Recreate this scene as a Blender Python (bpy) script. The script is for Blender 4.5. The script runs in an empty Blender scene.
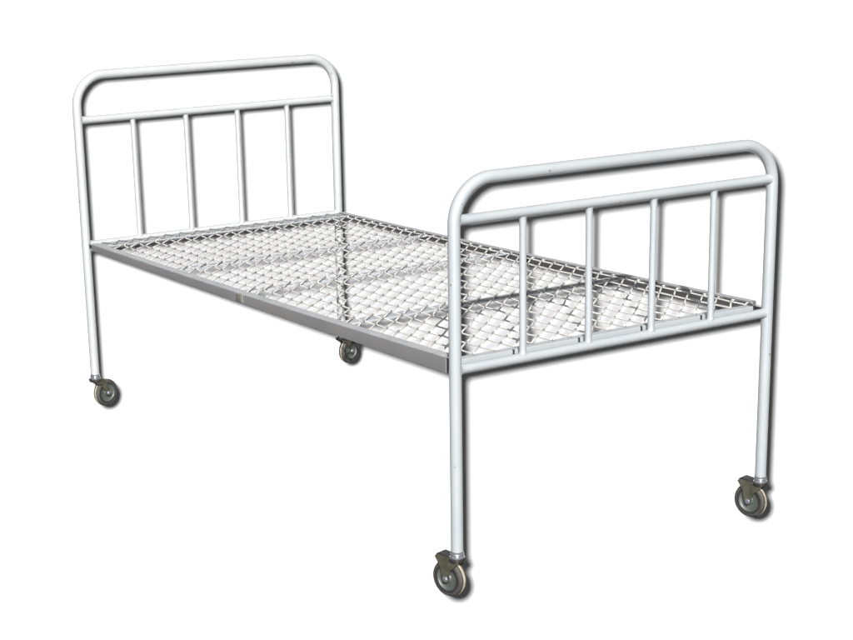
import bpy, bmesh, math, random
from mathutils import Vector, Matrix

random.seed(7)
SC = bpy.context.scene
COL = SC.collection
GZ = 0.036                      # height of the measured zero above the wheel bottoms
W, L = 0.85, 1.8413             # post spacing and bed length
PR = 0.0128                     # post radius

# ------------------------------------------------------------------ materials
def node_mat(name):
    m = bpy.data.materials.new(name); m.use_nodes = True
    nt = m.node_tree
    return m, nt, nt.nodes['Principled BSDF']

def N(nt, t, **kw):
    n = nt.nodes.new(t)
    for k, v in kw.items(): setattr(n, k, v)
    return n

def paint(name, col, col2, rough=0.4, spec=0.4, chip=0.0, chipcol=(0.05, 0.035, 0.025), bump=0.06, scale=9):
    """enamel paint: slow tone variation, fine orange peel, a few chips"""
    m, nt, b = node_mat(name)
    tc = N(nt, 'ShaderNodeTexCoord')
    n1 = N(nt, 'ShaderNodeTexNoise'); n1.inputs['Scale'].default_value = scale; n1.inputs['Detail'].default_value = 5
    nt.links.new(tc.outputs['Object'], n1.inputs['Vector'])
    mix = N(nt, 'ShaderNodeMix', data_type='RGBA')
    mix.inputs['A'].default_value = (*col, 1); mix.inputs['B'].default_value = (*col2, 1)
    mr = N(nt, 'ShaderNodeMapRange'); mr.inputs['From Min'].default_value = .35; mr.inputs['From Max'].default_value = .65
    nt.links.new(n1.outputs['Fac'], mr.inputs['Value']); nt.links.new(mr.outputs['Result'], mix.inputs['Factor'])
    out = mix.outputs['Result']
    if chip > 0:
        n2 = N(nt, 'ShaderNodeTexNoise'); n2.inputs['Scale'].default_value = 55; n2.inputs['Detail'].default_value = 3
        nt.links.new(tc.outputs['Object'], n2.inputs['Vector'])
        r2 = N(nt, 'ShaderNodeMapRange'); r2.inputs['From Min'].default_value = 1 - chip; r2.inputs['From Max'].default_value = 1 - chip + .04
        nt.links.new(n2.outputs['Fac'], r2.inputs['Value'])
        mx = N(nt, 'ShaderNodeMix', data_type='RGBA'); mx.inputs['B'].default_value = (*chipcol, 1)
        nt.links.new(out, mx.inputs['A']); nt.links.new(r2.outputs['Result'], mx.inputs['Factor'])
        out = mx.outputs['Result']
    nt.links.new(out, b.inputs['Base Color'])
    n3 = N(nt, 'ShaderNodeTexNoise'); n3.inputs['Scale'].default_value = 160; n3.inputs['Detail'].default_value = 2
    nt.links.new(tc.outputs['Object'], n3.inputs['Vector'])
    bp = N(nt, 'ShaderNodeBump'); bp.inputs['Strength'].default_value = bump; bp.inputs['Distance'].default_value = .002
    nt.links.new(n3.outputs['Fac'], bp.inputs['Height']); nt.links.new(bp.outputs['Normal'], b.inputs['Normal'])
    rr = N(nt, 'ShaderNodeMapRange'); rr.inputs['To Min'].default_value = rough - .06; rr.inputs['To Max'].default_value = rough + .08
    nt.links.new(n1.outputs['Fac'], rr.inputs['Value']); nt.links.new(rr.outputs['Result'], b.inputs['Roughness'])
    b.inputs['Specular IOR Level'].default_value = spec
    return m

def metal(name, col, rough):
    m, nt, b = node_mat(name)
    n = N(nt, 'ShaderNodeTexNoise'); n.inputs['Scale'].default_value = 120
    tc = N(nt, 'ShaderNodeTexCoord'); nt.links.new(tc.outputs['Object'], n.inputs['Vector'])
    rr = N(nt, 'ShaderNodeMapRange'); rr.inputs['To Min'].default_value = rough * .7; rr.inputs['To Max'].default_value = rough * 1.4
    nt.links.new(n.outputs['Fac'], rr.inputs['Value']); nt.links.new(rr.outputs['Result'], b.inputs['Roughness'])
    b.inputs['Base Color'].default_value = (*col, 1); b.inputs['Metallic'].default_value = .85
    return m

M_TUBE = paint('white_enamel', (.156, .167, .176), (.167, .176, .183), rough=.38, spec=.5, chip=.26, bump=.015)
M_HEAD = paint('lighter_white_enamel', (.186, .193, .195), (.199, .204, .204), rough=.38, spec=.5, chip=.27, bump=.015)  # headboard enamel, slightly lighter than the footboard
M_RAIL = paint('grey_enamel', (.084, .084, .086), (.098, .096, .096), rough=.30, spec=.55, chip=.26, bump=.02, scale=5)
M_BAR = paint('pale_blue_grey_enamel', (.155, .165, .176), (.185, .193, .201), rough=.6, spec=.2, bump=.03, scale=14)
M_WIRE = paint('zinc_white_wire', (.225, .220, .213), (.285, .277, .266), rough=.45, spec=.4, scale=22, bump=.02)
M_PLATE = paint('olive_plate', (.05, .05, .04), (.07, .068, .055), rough=.6)
M_BLACK = paint('black_steel', (.010, .010, .011), (.016, .015, .015), rough=.5, spec=.3)
M_FORK = paint('olive_zinc', (.021, .0203, .0135), (.034, .0325, .023), rough=.42, spec=.6, scale=60)
M_TYRE = paint('grey_rubber', (.019, .0175, .0165), (.030, .0275, .025), rough=.7, spec=.25, scale=40)
M_TREAD = paint('worn_beige_rubber', (.13, .112, .085), (.18, .158, .12), rough=.8, spec=.2, scale=70)
M_DISC = paint('grey_green_plastic', (.026, .031, .027), (.039, .044, .039), rough=.5, spec=.4, scale=50)
M_STEEL = paint('dull_steel', (.045, .047, .05), (.07, .07, .072), rough=.45, spec=.4, scale=40)
M_CHROME = metal('chrome', (.34, .36, .39), .24)

# ------------------------------------------------------------------ mesh helpers
def link(name, bm, mat, parent=None, smooth=True, angle=40):
    me = bpy.data.meshes.new(name)
    bmesh.ops.recalc_face_normals(bm, faces=bm.faces)
    bm.to_mesh(me); bm.free()
    me.materials.append(mat)
    if smooth:
        me.shade_smooth()
        try: me.set_sharp_from_angle(angle=math.radians(angle))
        except Exception: pass
    o = bpy.data.objects.new(name, me); COL.objects.link(o)
    if parent: o.parent = parent
    return o

def sweep(bm, pts, rad, sides=20, caps=True):
    """tube along a polyline; rad a number or one per point"""
    pts = [Vector(p) for p in pts]; n = len(pts)
    if not hasattr(rad, '__len__'): rad = [rad] * n
    t0 = (pts[1] - pts[0]).normalized()
    ref = Vector((0, 0, 1)) if abs(t0.z) < .9 else Vector((1, 0, 0))
    u = t0.cross(ref).normalized()
    rings = []
    for i in range(n):
        a = pts[max(i - 1, 0)]; b = pts[min(i + 1, n - 1)]
        t = (b - a).normalized()
        u = (u - t * u.dot(t)).normalized(); v = t.cross(u)
        rings.append([bm.verts.new(pts[i] + rad[i] * (math.cos(2 * math.pi * k / sides) * u + math.sin(2 * math.pi * k / sides) * v)) for k in range(sides)])
    for i in range(n - 1):
        for k in range(sides):
            bm.faces.new((rings[i][k], rings[i][(k + 1) % sides], rings[i + 1][(k + 1) % sides], rings[i + 1][k]))
    if caps:
        bm.faces.new(rings[0][::-1]); bm.faces.new(rings[-1])

def flared(bm, a, b, r, grow=1.0, reach=.006, sides=18):
    """straight tube whose ends flare like a small weld fillet"""
    a, b = Vector(a), Vector(b); d = (b - a); ln = d.length; d /= ln
    ts = [0, reach * .4, reach, reach * 1.6, ln - reach * 1.6, ln - reach, ln - reach * .4, ln]
    rs = [1.0 + .38 * grow, 1 + .20 * grow, 1 + .06 * grow, 1, 1, 1 + .06 * grow, 1 + .20 * grow, 1 + .38 * grow]
    sweep(bm, [a + d * t for t in ts], [r * q for q in rs], sides)

def box(bm, lo, hi, bev=0.0, mtx=None):
    r = bmesh.ops.create_cube(bm, size=1)
    vs = r['verts']
    for v in vs:
        v.co = Vector([lo[i] + (v.co[i] + .5) * (hi[i] - lo[i]) for i in range(3)])
    if bev > 0:
        es = list({e for v in vs for e in v.link_edges})
        bmesh.ops.bevel(bm, geom=es, offset=bev, segments=2, affect='EDGES', profile=.6)

def prism(bm, poly, axis_fn, t0, t1, bev=0.0):
    """extrude a 2-D outline between t0 and t1; axis_fn(a,b,t) gives the point"""
    A = [bm.verts.new(axis_fn(a, b, t0)) for a, b in poly]
    B = [bm.verts.new(axis_fn(a, b, t1)) for a, b in poly]
    n = len(poly)
    f = [bm.faces.new(A[::-1]), bm.faces.new(B)]
    for i in range(n):
        f.append(bm.faces.new((A[i], A[(i + 1) % n], B[(i + 1) % n], B[i])))
    if bev > 0:
        es = list({e for q in f[:2] for e in q.edges})
        bmesh.ops.bevel(bm, geom=es, offset=bev, segments=2, affect='EDGES')

def lathe(bm, prof, fn, n=40, closed=False):
    """revolve a profile of (radius, height); fn(x, y, h) gives the point"""
    rings = []
    for r, h in prof:
        rings.append([bm.verts.new(fn(r * math.cos(2 * math.pi * k / n), r * math.sin(2 * math.pi * k / n), h)) for k in range(n)])
    m = len(rings)
    for i in range(m if closed else m - 1):
        a, b = rings[i], rings[(i + 1) % m]
        for k in range(n):
            bm.faces.new((a[k], a[(k + 1) % n], b[(k + 1) % n], b[k]))
    if not closed:
        bm.faces.new(rings[0][::-1]); bm.faces.new(rings[-1])

# ------------------------------------------------------------------ the bed
bed = bpy.data.objects.new('hospital_bed', None); COL.objects.link(bed)
bed['label'] = 'white tubular steel hospital bed with bare wire mesh base on four small castors'
bed['category'] = 'bed'

ZB = .065 + GZ                  # lower end of the posts
ZR = .450 + GZ                  # lower end rail
def zf(y):                      # top of the mesh frame, a touch higher at the foot end
    return GZ + .4585 + .0145 * max(0, 1 - y / L) ** 2

def bed_end(name, y, zt, zm, corner, spacing, M_TUBE):
    """a bent tube hoop with a middle rail, a lower rail and four spindles"""
    bm = bmesh.new()
    pts = [(0, y, ZB), (0, y, .25), (0, y, ZR)]
    seg = 14
    pts.append((0, y, zt - corner))
    for k in range(1, seg + 1):
        a = math.pi / 2 * k / seg
        pts.append((corner - corner * math.cos(a), y, zt - corner + corner * math.sin(a)))
    half = len(pts)
    pts.append((W / 2, y, zt + .0005))
    pts += [(W - p[0], y, p[2]) for p in reversed(pts[:half])]
    sweep(bm, pts, PR, 28)
    hoop = link(name, bm, M_TUBE, bed)
    bm = bmesh.new(); flared(bm, (PR * .80, y, zm), (W - PR * .80, y, zm), .0105, .35, .007, 22); link('middle_rail', bm, M_TUBE, hoop)
    bm = bmesh.new(); flared(bm, (PR * .80, y, ZR), (W - PR * .80, y, ZR), .0104, .35, .007, 22); link('lower_rail', bm, M_TUBE, hoop)
    for i in range(4):
        x = W / 2 + (i - 1.5) * spacing + random.uniform(-.0008, .0008)
        bm = bmesh.new(); flared(bm, (x, y, ZR + .0085), (x + random.uniform(-.0015, .0015), y, zm - .0085), .0074, .5, .005, 18)
        link('spindle', bm, M_TUBE, hoop)
    for x in (0, W):                                        # plugs that close the posts
        bm = bmesh.new()
        lathe(bm, [(PR + .0006, ZB - .002), (PR + .0010, ZB), (PR + .0006, ZB + .002)], lambda a, b, h, x=x: (x + a, y + b, h), 24)
        link('post_ferrule', bm, M_CHROME, hoop)
    return hoop

head = bed_end('headboard', L, .928 + GZ, .804 + GZ, .086, .1695, M_HEAD)
foot = bed_end('footboard', 0, .829 + GZ, .750 + GZ, .088, .1706, M_TUBE)

# --- mattress frame: angle-iron side rails, end bars, crossbars, woven mesh
X0, X1 = 0.0, W                 # outer faces of the two side rails
Y0, Y1 = .034, L - .040
ZL = .4375 + GZ
T = .003

def angle_profile(xo, s, ZF, fl=.021):
    """outline in (x,z) of an angle iron: outer web at xo, flange pointing s"""
    r = .003
    q = [(0, ZL), (T, ZL), (T, ZF - T), (fl, ZF - T), (fl, ZF), (r, ZF), (r * .3, ZF - r * .3), (0, ZF - r)]
    return [(xo + s * a, b) for a, b in q]

def angle_rail(xo, s):
    bm = bmesh.new()
    n = 24
    rings = []
    for k in range(n + 1):
        y = Y0 + (Y1 - Y0) * k / n
        dz = -.0012 * math.sin(math.pi * k / n); dx = random.uniform(-.0003, .0003)
        prof = angle_profile(xo, s, zf(y))
        rings.append([bm.verts.new((a + dx, y, b + dz)) for a, b in prof])
    m = len(prof)
    for k in range(n):
        for i in range(m):
            bm.faces.new((rings[k][i], rings[k][(i + 1) % m], rings[k + 1][(i + 1) % m], rings[k + 1][i]))
    bm.faces.new(rings[0][::-1]); bm.faces.new(rings[-1])
    return bm

M_RAIL_LIT = paint('lit_grey_enamel', (.135, .141, .149), (.165, .170, .176), rough=.42, spec=.4, bump=.03, scale=18)  # lightened copy of the rail paint: light on the top flange as colour
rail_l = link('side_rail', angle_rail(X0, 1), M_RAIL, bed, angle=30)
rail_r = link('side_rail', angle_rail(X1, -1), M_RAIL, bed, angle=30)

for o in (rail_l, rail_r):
    o.data.materials.append(M_RAIL_LIT)
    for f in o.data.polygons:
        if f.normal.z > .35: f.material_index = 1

# dark joining plate with a pale weld seam halfway along the near rail
zj = zf(.91)
bm = bmesh.new(); box(bm, (-.0022, .899, ZL + .0015), (-.0003, .926, zj - .006), .0006); plate = link('joint_plate', bm, M_PLATE, rail_l)
bm = bmesh.new(); sweep(bm, [(-.0004, .893 + .0005 * math.sin(k * 2.1), ZL + .001 + (zj - ZL - .004) * k / 10) for k in range(11)], .0013, 8); link('weld_seam', bm, M_RAIL, rail_l)

# corner hooks that hang the frame on the posts
for (rl, x) in ((rail_l, X0 + .004), (rail_r, X1 - .004)):
    for (ya, yb) in ((PR * .9, Y0 + .012), (Y1 - .012, L - PR * .9)):
        bm = bmesh.new(); box(bm, (x - .0005 if x < .4 else x - .0045, ya, ZL + .004), (x + .0045 if x < .4 else x + .0005, yb, zf(ya) - (.006 if x < .4 or ya > 1 else .013)), .0006)
        link('corner_hook', bm, M_BLACK, rl)

# end bars
ZF = GZ + .4640
bm = bmesh.new()
prism(bm, [(.020, ZF - .022), (.023, ZF - .022), (.023, ZF - T), (.042, ZF - T), (.042, ZF - .0004), (.0215, ZF - .0004), (.020, ZF - .0018)],
      lambda a, b, t: (t, a, b), PR + .002, W - PR - .010)
end_f = link('end_bar', bm, M_TUBE, bed, angle=30)
ZH = zf(L - .05) - .0045
bm = bmesh.new()
prism(bm, [(L - .024, ZH - .018), (L - .024, ZH - .001), (L - .025, ZH), (L - .082, ZH), (L - .082, ZH - .003), (L - .027, ZH - .003), (L - .027, ZH - .018)],
      lambda a, b, t: (t, a, b), T + .0005, W - T - .0005)
end_h = link('end_bar', bm, M_BAR, bed, angle=30)
for i in range(4):                                         # black blocks that mark the dark notches left of each spindle
    x = W / 2 + (i - 1.5) * .1706 - .0100
    bm = bmesh.new(); box(bm, (x - .0013, .0165, ZF - .0090), (x + .0013, .0215, ZF + .0012), .0005); link('dark_notch', bm, M_BLACK, end_f)

# crossbars below the mesh
BARS = (.480, .950, 1.330)
for y in BARS:
    bm = bmesh.new()
    h = .0175 if y < .6 else .0115; z = zf(y) - .0085
    prism(bm, [(y - h, z - .0006), (y - h + .0008, z), (y + h - .0008, z), (y + h, z - .0006), (y + h, z - .0035), (y - h, z - .0035)],
          lambda a, b, t: (t, a, b), T + .0005, W - T - .0005)
    link('crossbar', bm, M_BAR, bed, angle=30)

# woven mesh: flat spirals running across the bed, each hooked into the next.
PX, PY = .0500, .0462
NR, NC = 38, 16
XA, YA = .0255, .040
WR = .00205
def sag(x, y):
    s = 0
    ys = (.035,) + BARS + (1.800,)
    for a, b in zip(ys, ys[1:]):
        if a <= y <= b:
            s = math.sin(math.pi * (y - a) / (b - a)) * math.sin(math.pi * min(max(x / W, 0), 1))
    return -.0040 * s
jx = [[random.uniform(-.0022, .0022) for j in range(NR + 2)] for i in range(NC + 2)]
jy = [[random.uniform(-.0018, .0018) for j in range(NR + 2)] for i in range(NC + 2)]
def node(i, j):
    ii = min(max(i, 0), NC)
    x = XA + i * PX + jx[ii][j]; y = YA + j * PY + jy[ii][j]
    return x, y, zf(y) - .0058 + sag(x, y)
bm = bmesh.new()
for j in range(NR):
    pts = []
    for i in range(NC + 1):
        x0, y0, z0 = node(i, j); x1, y1, z1 = node(i, j + 1)
        # straight lower strand back to the row below, then the slanted upper strand
        pts += [(x1 - .0012, y1 - .0006, z1 + .0012), (x1, y1 + .0015, z1 - .0008), (x1 + .0005, y1 - .0030, z1 - .0023)]
        pts += [(x0 - .0005, y0 + .0030, z0 - .0023), (x0, y0 - .0015, z0 - .0006), (x0 + .0012, y0 + .0004, z0 + .0018)]
        if i < NC:
            a, b, c = node(i + 1, j + 1)
            pts += [((x0 + a) / 2, (y0 + b) / 2, (z0 + c) / 2 + .0020)]
    e0 = pts[0]; e1 = pts[-1]
    pts = [(X0 + .008, e0[1] + .004, e0[2] - .0005)] + pts + [(X1 - .008, e1[1] - .004, e1[2] - .0015)]
    sweep(bm, pts, WR, 6)
mesh = link('wire_mesh', bm, M_WIRE, bed, angle=80)
# one lacing wire zigzagging along the end plate
bm = bmesh.new()
pts = []
for k in range(16):
    x = .036 + k * PX + random.uniform(-.002, .002)
    pts += [(x, L - .030, ZH + .0012), (x + .003, L - .0285, ZH + .0022), (x + .019, L - .074, ZH + .0016), (x + .021, L - .077, ZH + .0010), (x + .024, L - .074, ZH + .0012)]
sweep(bm, pts, .0012, 6)
link('lacing_wire', bm, M_STEEL, mesh, angle=80)

# --- castors
def caster(px, py, ang, trail, flip, brake=True):
    """ang: rolling direction (radians from +x); the wheel trails that way. flip: which side is seen"""
    d = Vector((math.cos(ang), math.sin(ang), 0)); n = Vector((-d.y, d.x, 0)) * flip; O = Vector((px, py, 0))
    R = .040; HW = .0110
    c = O + d * trail + Vector((0, 0, R))
    loc = lambda a, z, t: O + d * a + n * t + Vector((0, 0, z))
    wf = lambda a, b, h: c + d * a + Vector((0, 0, b)) + n * h
    # fork: two tapering side plates joined by a crown
    bm = bmesh.new()
    plate = [(-.015, .0845), (-.012, .0885), (.018, .0885), (trail + .024, .0900), (trail + .0285, .0850), (trail + .0225, .0770),
             (trail + .0135, .064), (trail + .0085, .040), (trail + .004, .0335), (trail - .004, .0335), (trail - .0085, .040), (trail - .0125, .060), (-.010, .076)]
    if not brake:
        plate = [(-.014, .0845), (-.012, .0885), (.017, .0885), (.024, .0840), (trail - .002, .064), (trail + .0075, .044),
                 (trail + .0068, .036), (trail, .0330), (trail - .0068, .036), (trail - .0085, .043), (.010, .068), (-.008, .078)]
    for s in (1, -1):
        t0, t1 = s * (HW + .0022), s * (HW + .0044)
        prism(bm, plate, loc, min(t0, t1), max(t0, t1), .0004)
    prism(bm, [(-.0135, .0862), (-.0135, .0880), (.0150, .0880), (.0150, .0862)], loc, -(HW + .0022), HW + .0022)
    fork = link('caster', bm, M_FORK, bed, angle=35)
    # tyre with a worn pale tread
    bm = bmesh.new()
    lathe(bm, [(.0285, -HW * .80), (.0290, -HW * .95), (.0345, -HW), (.0378, -HW * .86), (.0394, -HW * .55), (.0398, -HW * .25), (.0398, HW * .25), (.0394, HW * .55), (.0378, HW * .86), (.0345, HW), (.0290, HW * .95), (.0285, HW * .80)], wf, 56, True)
    ty = link('tyre', bm, M_TYRE, fork, angle=60)
    bm = bmesh.new()
    lathe(bm, [(.0396, -HW * .30), (.0404, -HW * .24), (.0405, 0), (.0404, HW * .24), (.0396, HW * .30)], wf, 56, True)
    link('tread', bm, M_TREAD, fork, angle=60)
    # wheel disc with a raised lip and hub
    bm = bmesh.new()
    pr = [(.0050, HW * .98), (.0085, HW * .92), (.0105, HW * .66), (.0200, HW * .60), (.0238, HW * .74), (.0250, HW * .90), (.0262, HW * .92), (.0272, HW * .78), (.0286, HW * .66)]
    lathe(bm, pr + [(r, -h) for r, h in reversed(pr)], wf, 56)
    link('wheel_disc', bm, M_DISC, fork, angle=35)
    for s in (1, -1):  # black rings paint the shade of the gap between disc and tyre
        bm = bmesh.new()
        lathe(bm, [(.0262, s * HW * .86), (.0262, s * HW * .96), (.0312, s * (HW * .985 + .0004)), (.0316, s * HW * .86)], wf, 56, True)
        link('gap_shade_ring', bm, M_BLACK, fork, angle=40)
    bm = bmesh.new()
    lathe(bm, [(.0046, -HW - .0072), (.0052, -HW - .0060), (.0052, HW + .0060), (.0046, HW + .0072)], wf, 6)
    lathe(bm, [(.0066, HW + .0045), (.0066, HW + .0052)], wf, 20)
    link('axle_bolt', bm, M_CHROME, fork, angle=30)
    # chrome swivel rings and dark cup
    ZC = .0862
    bm = bmesh.new()
    lathe(bm, [(.0085, ZC + .001), (.0145, ZC + .0012), (.0162, ZC + .0028), (.0162, ZC + .0046), (.0140, ZC + .0064), (.0128, ZC + .0074), (.0142, ZC + .0084), (.0150, ZC + .0102), (.0142, ZC + .0122), (.0110, ZC + .0135), (.0085, ZB - .0015)],
          lambda a, b, h: O + Vector((a, b, h)), 32)
    link('swivel_collar', bm, M_CHROME, fork, angle=50)
    bm = bmesh.new()
    lathe(bm, [(.0110, .0790), (.0165, .0800), (.0182, .0825), (.0182, .0870), (.0166, .0876)], lambda a, b, h: O + Vector((a, b, h)), 32)
    link('swivel_cup', bm, M_BLACK, fork, angle=50)
    # black brake tongue behind the stem, between the fork plates
    if not brake: return fork
    bm = bmesh.new()
    prism(bm, [(.0155, .0838), (.0155, .0900), (trail + .0200, .0935), (trail + .0262, .0905), (trail + .0262, .0868), (trail + .012, .0828)], loc, -(HW + .0018), HW + .0018, .0008)
    link('brake_tongue', bm, M_BLACK, fork, angle=35)
    return fork

th = math.radians(15)
caster(0, 0, math.pi / 2 + th, .020, 1)
caster(W, 0, math.pi / 2 + th, .022, 1)
caster(0, L, math.radians(15), .035, -1, False)
caster(W, L, math.radians(15), .032, -1, False)

# ------------------------------------------------------------------ camera
Rr = Vector((0.856588537926687, -0.515114525923882, -0.03021757559492705)).normalized()
Fw = Vector((0.48841941418407775, 0.828301119318643, -0.2745245555202034)).normalized()
Up = Rr.cross(Fw).normalized()
CP = Vector((-1.927309621350689, -2.7555519601874736, 1.3093506416354046 + GZ))
cam = bpy.data.cameras.new('camera'); co = bpy.data.objects.new('camera', cam); COL.objects.link(co)
co.matrix_world = Matrix(((Rr.x, Up.x, -Fw.x, CP.x), (Rr.y, Up.y, -Fw.y, CP.y), (Rr.z, Up.z, -Fw.z, CP.z), (0, 0, 0, 1)))
cam.sensor_width = 36; cam.lens = 36 * 1732.45 / 853
cam.shift_x = (426.5 - 326.307) / 853; cam.shift_y = (421.38 - 320) / 853
cam.clip_start = .05; cam.clip_end = 300
SC.camera = co

# ------------------------------------------------------------------ added white backdrop, well behind the bed, catches the outline shadow
BD = 24.0
bc = CP + Fw * BD + Rr * 1.4 + Up * 1.3
bm = bmesh.new()
nx, ny = 26, 20
hw, hh = 20.0, 16.0
g = []
for a in range(nx + 1):
    g.append([bm.verts.new(bc + Rr * (-hw + 2 * hw * a / nx) + Up * (-hh + 2 * hh * b / ny)) for b in range(ny + 1)])
top = [bm.faces.new((g[a][b], g[a + 1][b], g[a + 1][b + 1], g[a][b + 1])) for a in range(nx) for b in range(ny)]
ex = bmesh.ops.extrude_face_region(bm, geom=top)
bmesh.ops.translate(bm, verts=[v for v in ex['geom'] if isinstance(v, bmesh.types.BMVert)], vec=Fw * .12)
mb, nt, b = node_mat('white_backdrop_paint')
n = N(nt, 'ShaderNodeTexNoise'); n.inputs['Scale'].default_value = 3
mx = N(nt, 'ShaderNodeMix', data_type='RGBA'); mx.inputs['A'].default_value = (.93, .93, .93, 1); mx.inputs['B'].default_value = (.95, .95, .95, 1)
nt.links.new(n.outputs['Fac'], mx.inputs['Factor']); nt.links.new(mx.outputs['Result'], b.inputs['Base Color'])
b.inputs['Roughness'].default_value = 1; b.inputs['Specular IOR Level'].default_value = 0
bd = link('backdrop', bm, mb, None, smooth=False)
bd['kind'] = 'structure'

# ------------------------------------------------------------------ lamps
OUTLINE_LAMP = 1.45      # irradiance (x albedo = picture value) of the added outline-shadow lamp
KEY = 4.3         # same for the high key lamp behind the camera
AMB = .06

# key lamp: a focused spot high behind the camera
kd = Vector((.74, 1.285, -1.0)).normalized()
tgt = Vector((W / 2, L / 2, .50))
D = 30.0
ld = bpy.data.lights.new('key_spot', 'SPOT'); lo = bpy.data.objects.new('key_spot', ld); COL.objects.link(lo)
lo.location = tgt - kd * D
lo.rotation_euler = kd.to_track_quat('-Z', 'Y').to_euler()
ld.energy = KEY * 4 * math.pi ** 2 * D * D
ld.spot_size = 2 * math.atan(1.30 / D); ld.spot_blend = .06
ld.shadow_soft_size = .12
ld.color = (1.0, .985, .96)

# added small even lamp, up and left of the lens, for the outline shadow
fd = bpy.data.lights.new('outline_shadow_lamp', 'POINT'); fo = bpy.data.objects.new('outline_shadow_lamp', fd); COL.objects.link(fo)
fo.location = CP - Rr * .0172 + Up * .0152
fd.shadow_soft_size = .0115
fd.energy = OUTLINE_LAMP * 4 * math.pi ** 2
fd.use_nodes = True
fn = fd.node_tree
em = fn.nodes['Emission']
fal = fn.nodes.new('ShaderNodeLightFalloff'); fal.inputs['Strength'].default_value = 1.0
fn.links.new(fal.outputs['Constant'], em.inputs['Strength'])

w = bpy.data.worlds.new('World'); SC.world = w; w.use_nodes = True
bg = w.node_tree.nodes['Background']; bg.inputs['Color'].default_value = (.96, .98, 1.0, 1); bg.inputs['Strength'].default_value = AMB

SC.view_settings.view_transform = 'Standard'; SC.view_settings.look = 'None'
SC.view_settings.exposure = 0; SC.view_settings.gamma = 1
SC.render.engine = 'CYCLES'
SC.cycles.use_denoising = True
SC.cycles.max_bounces = 6
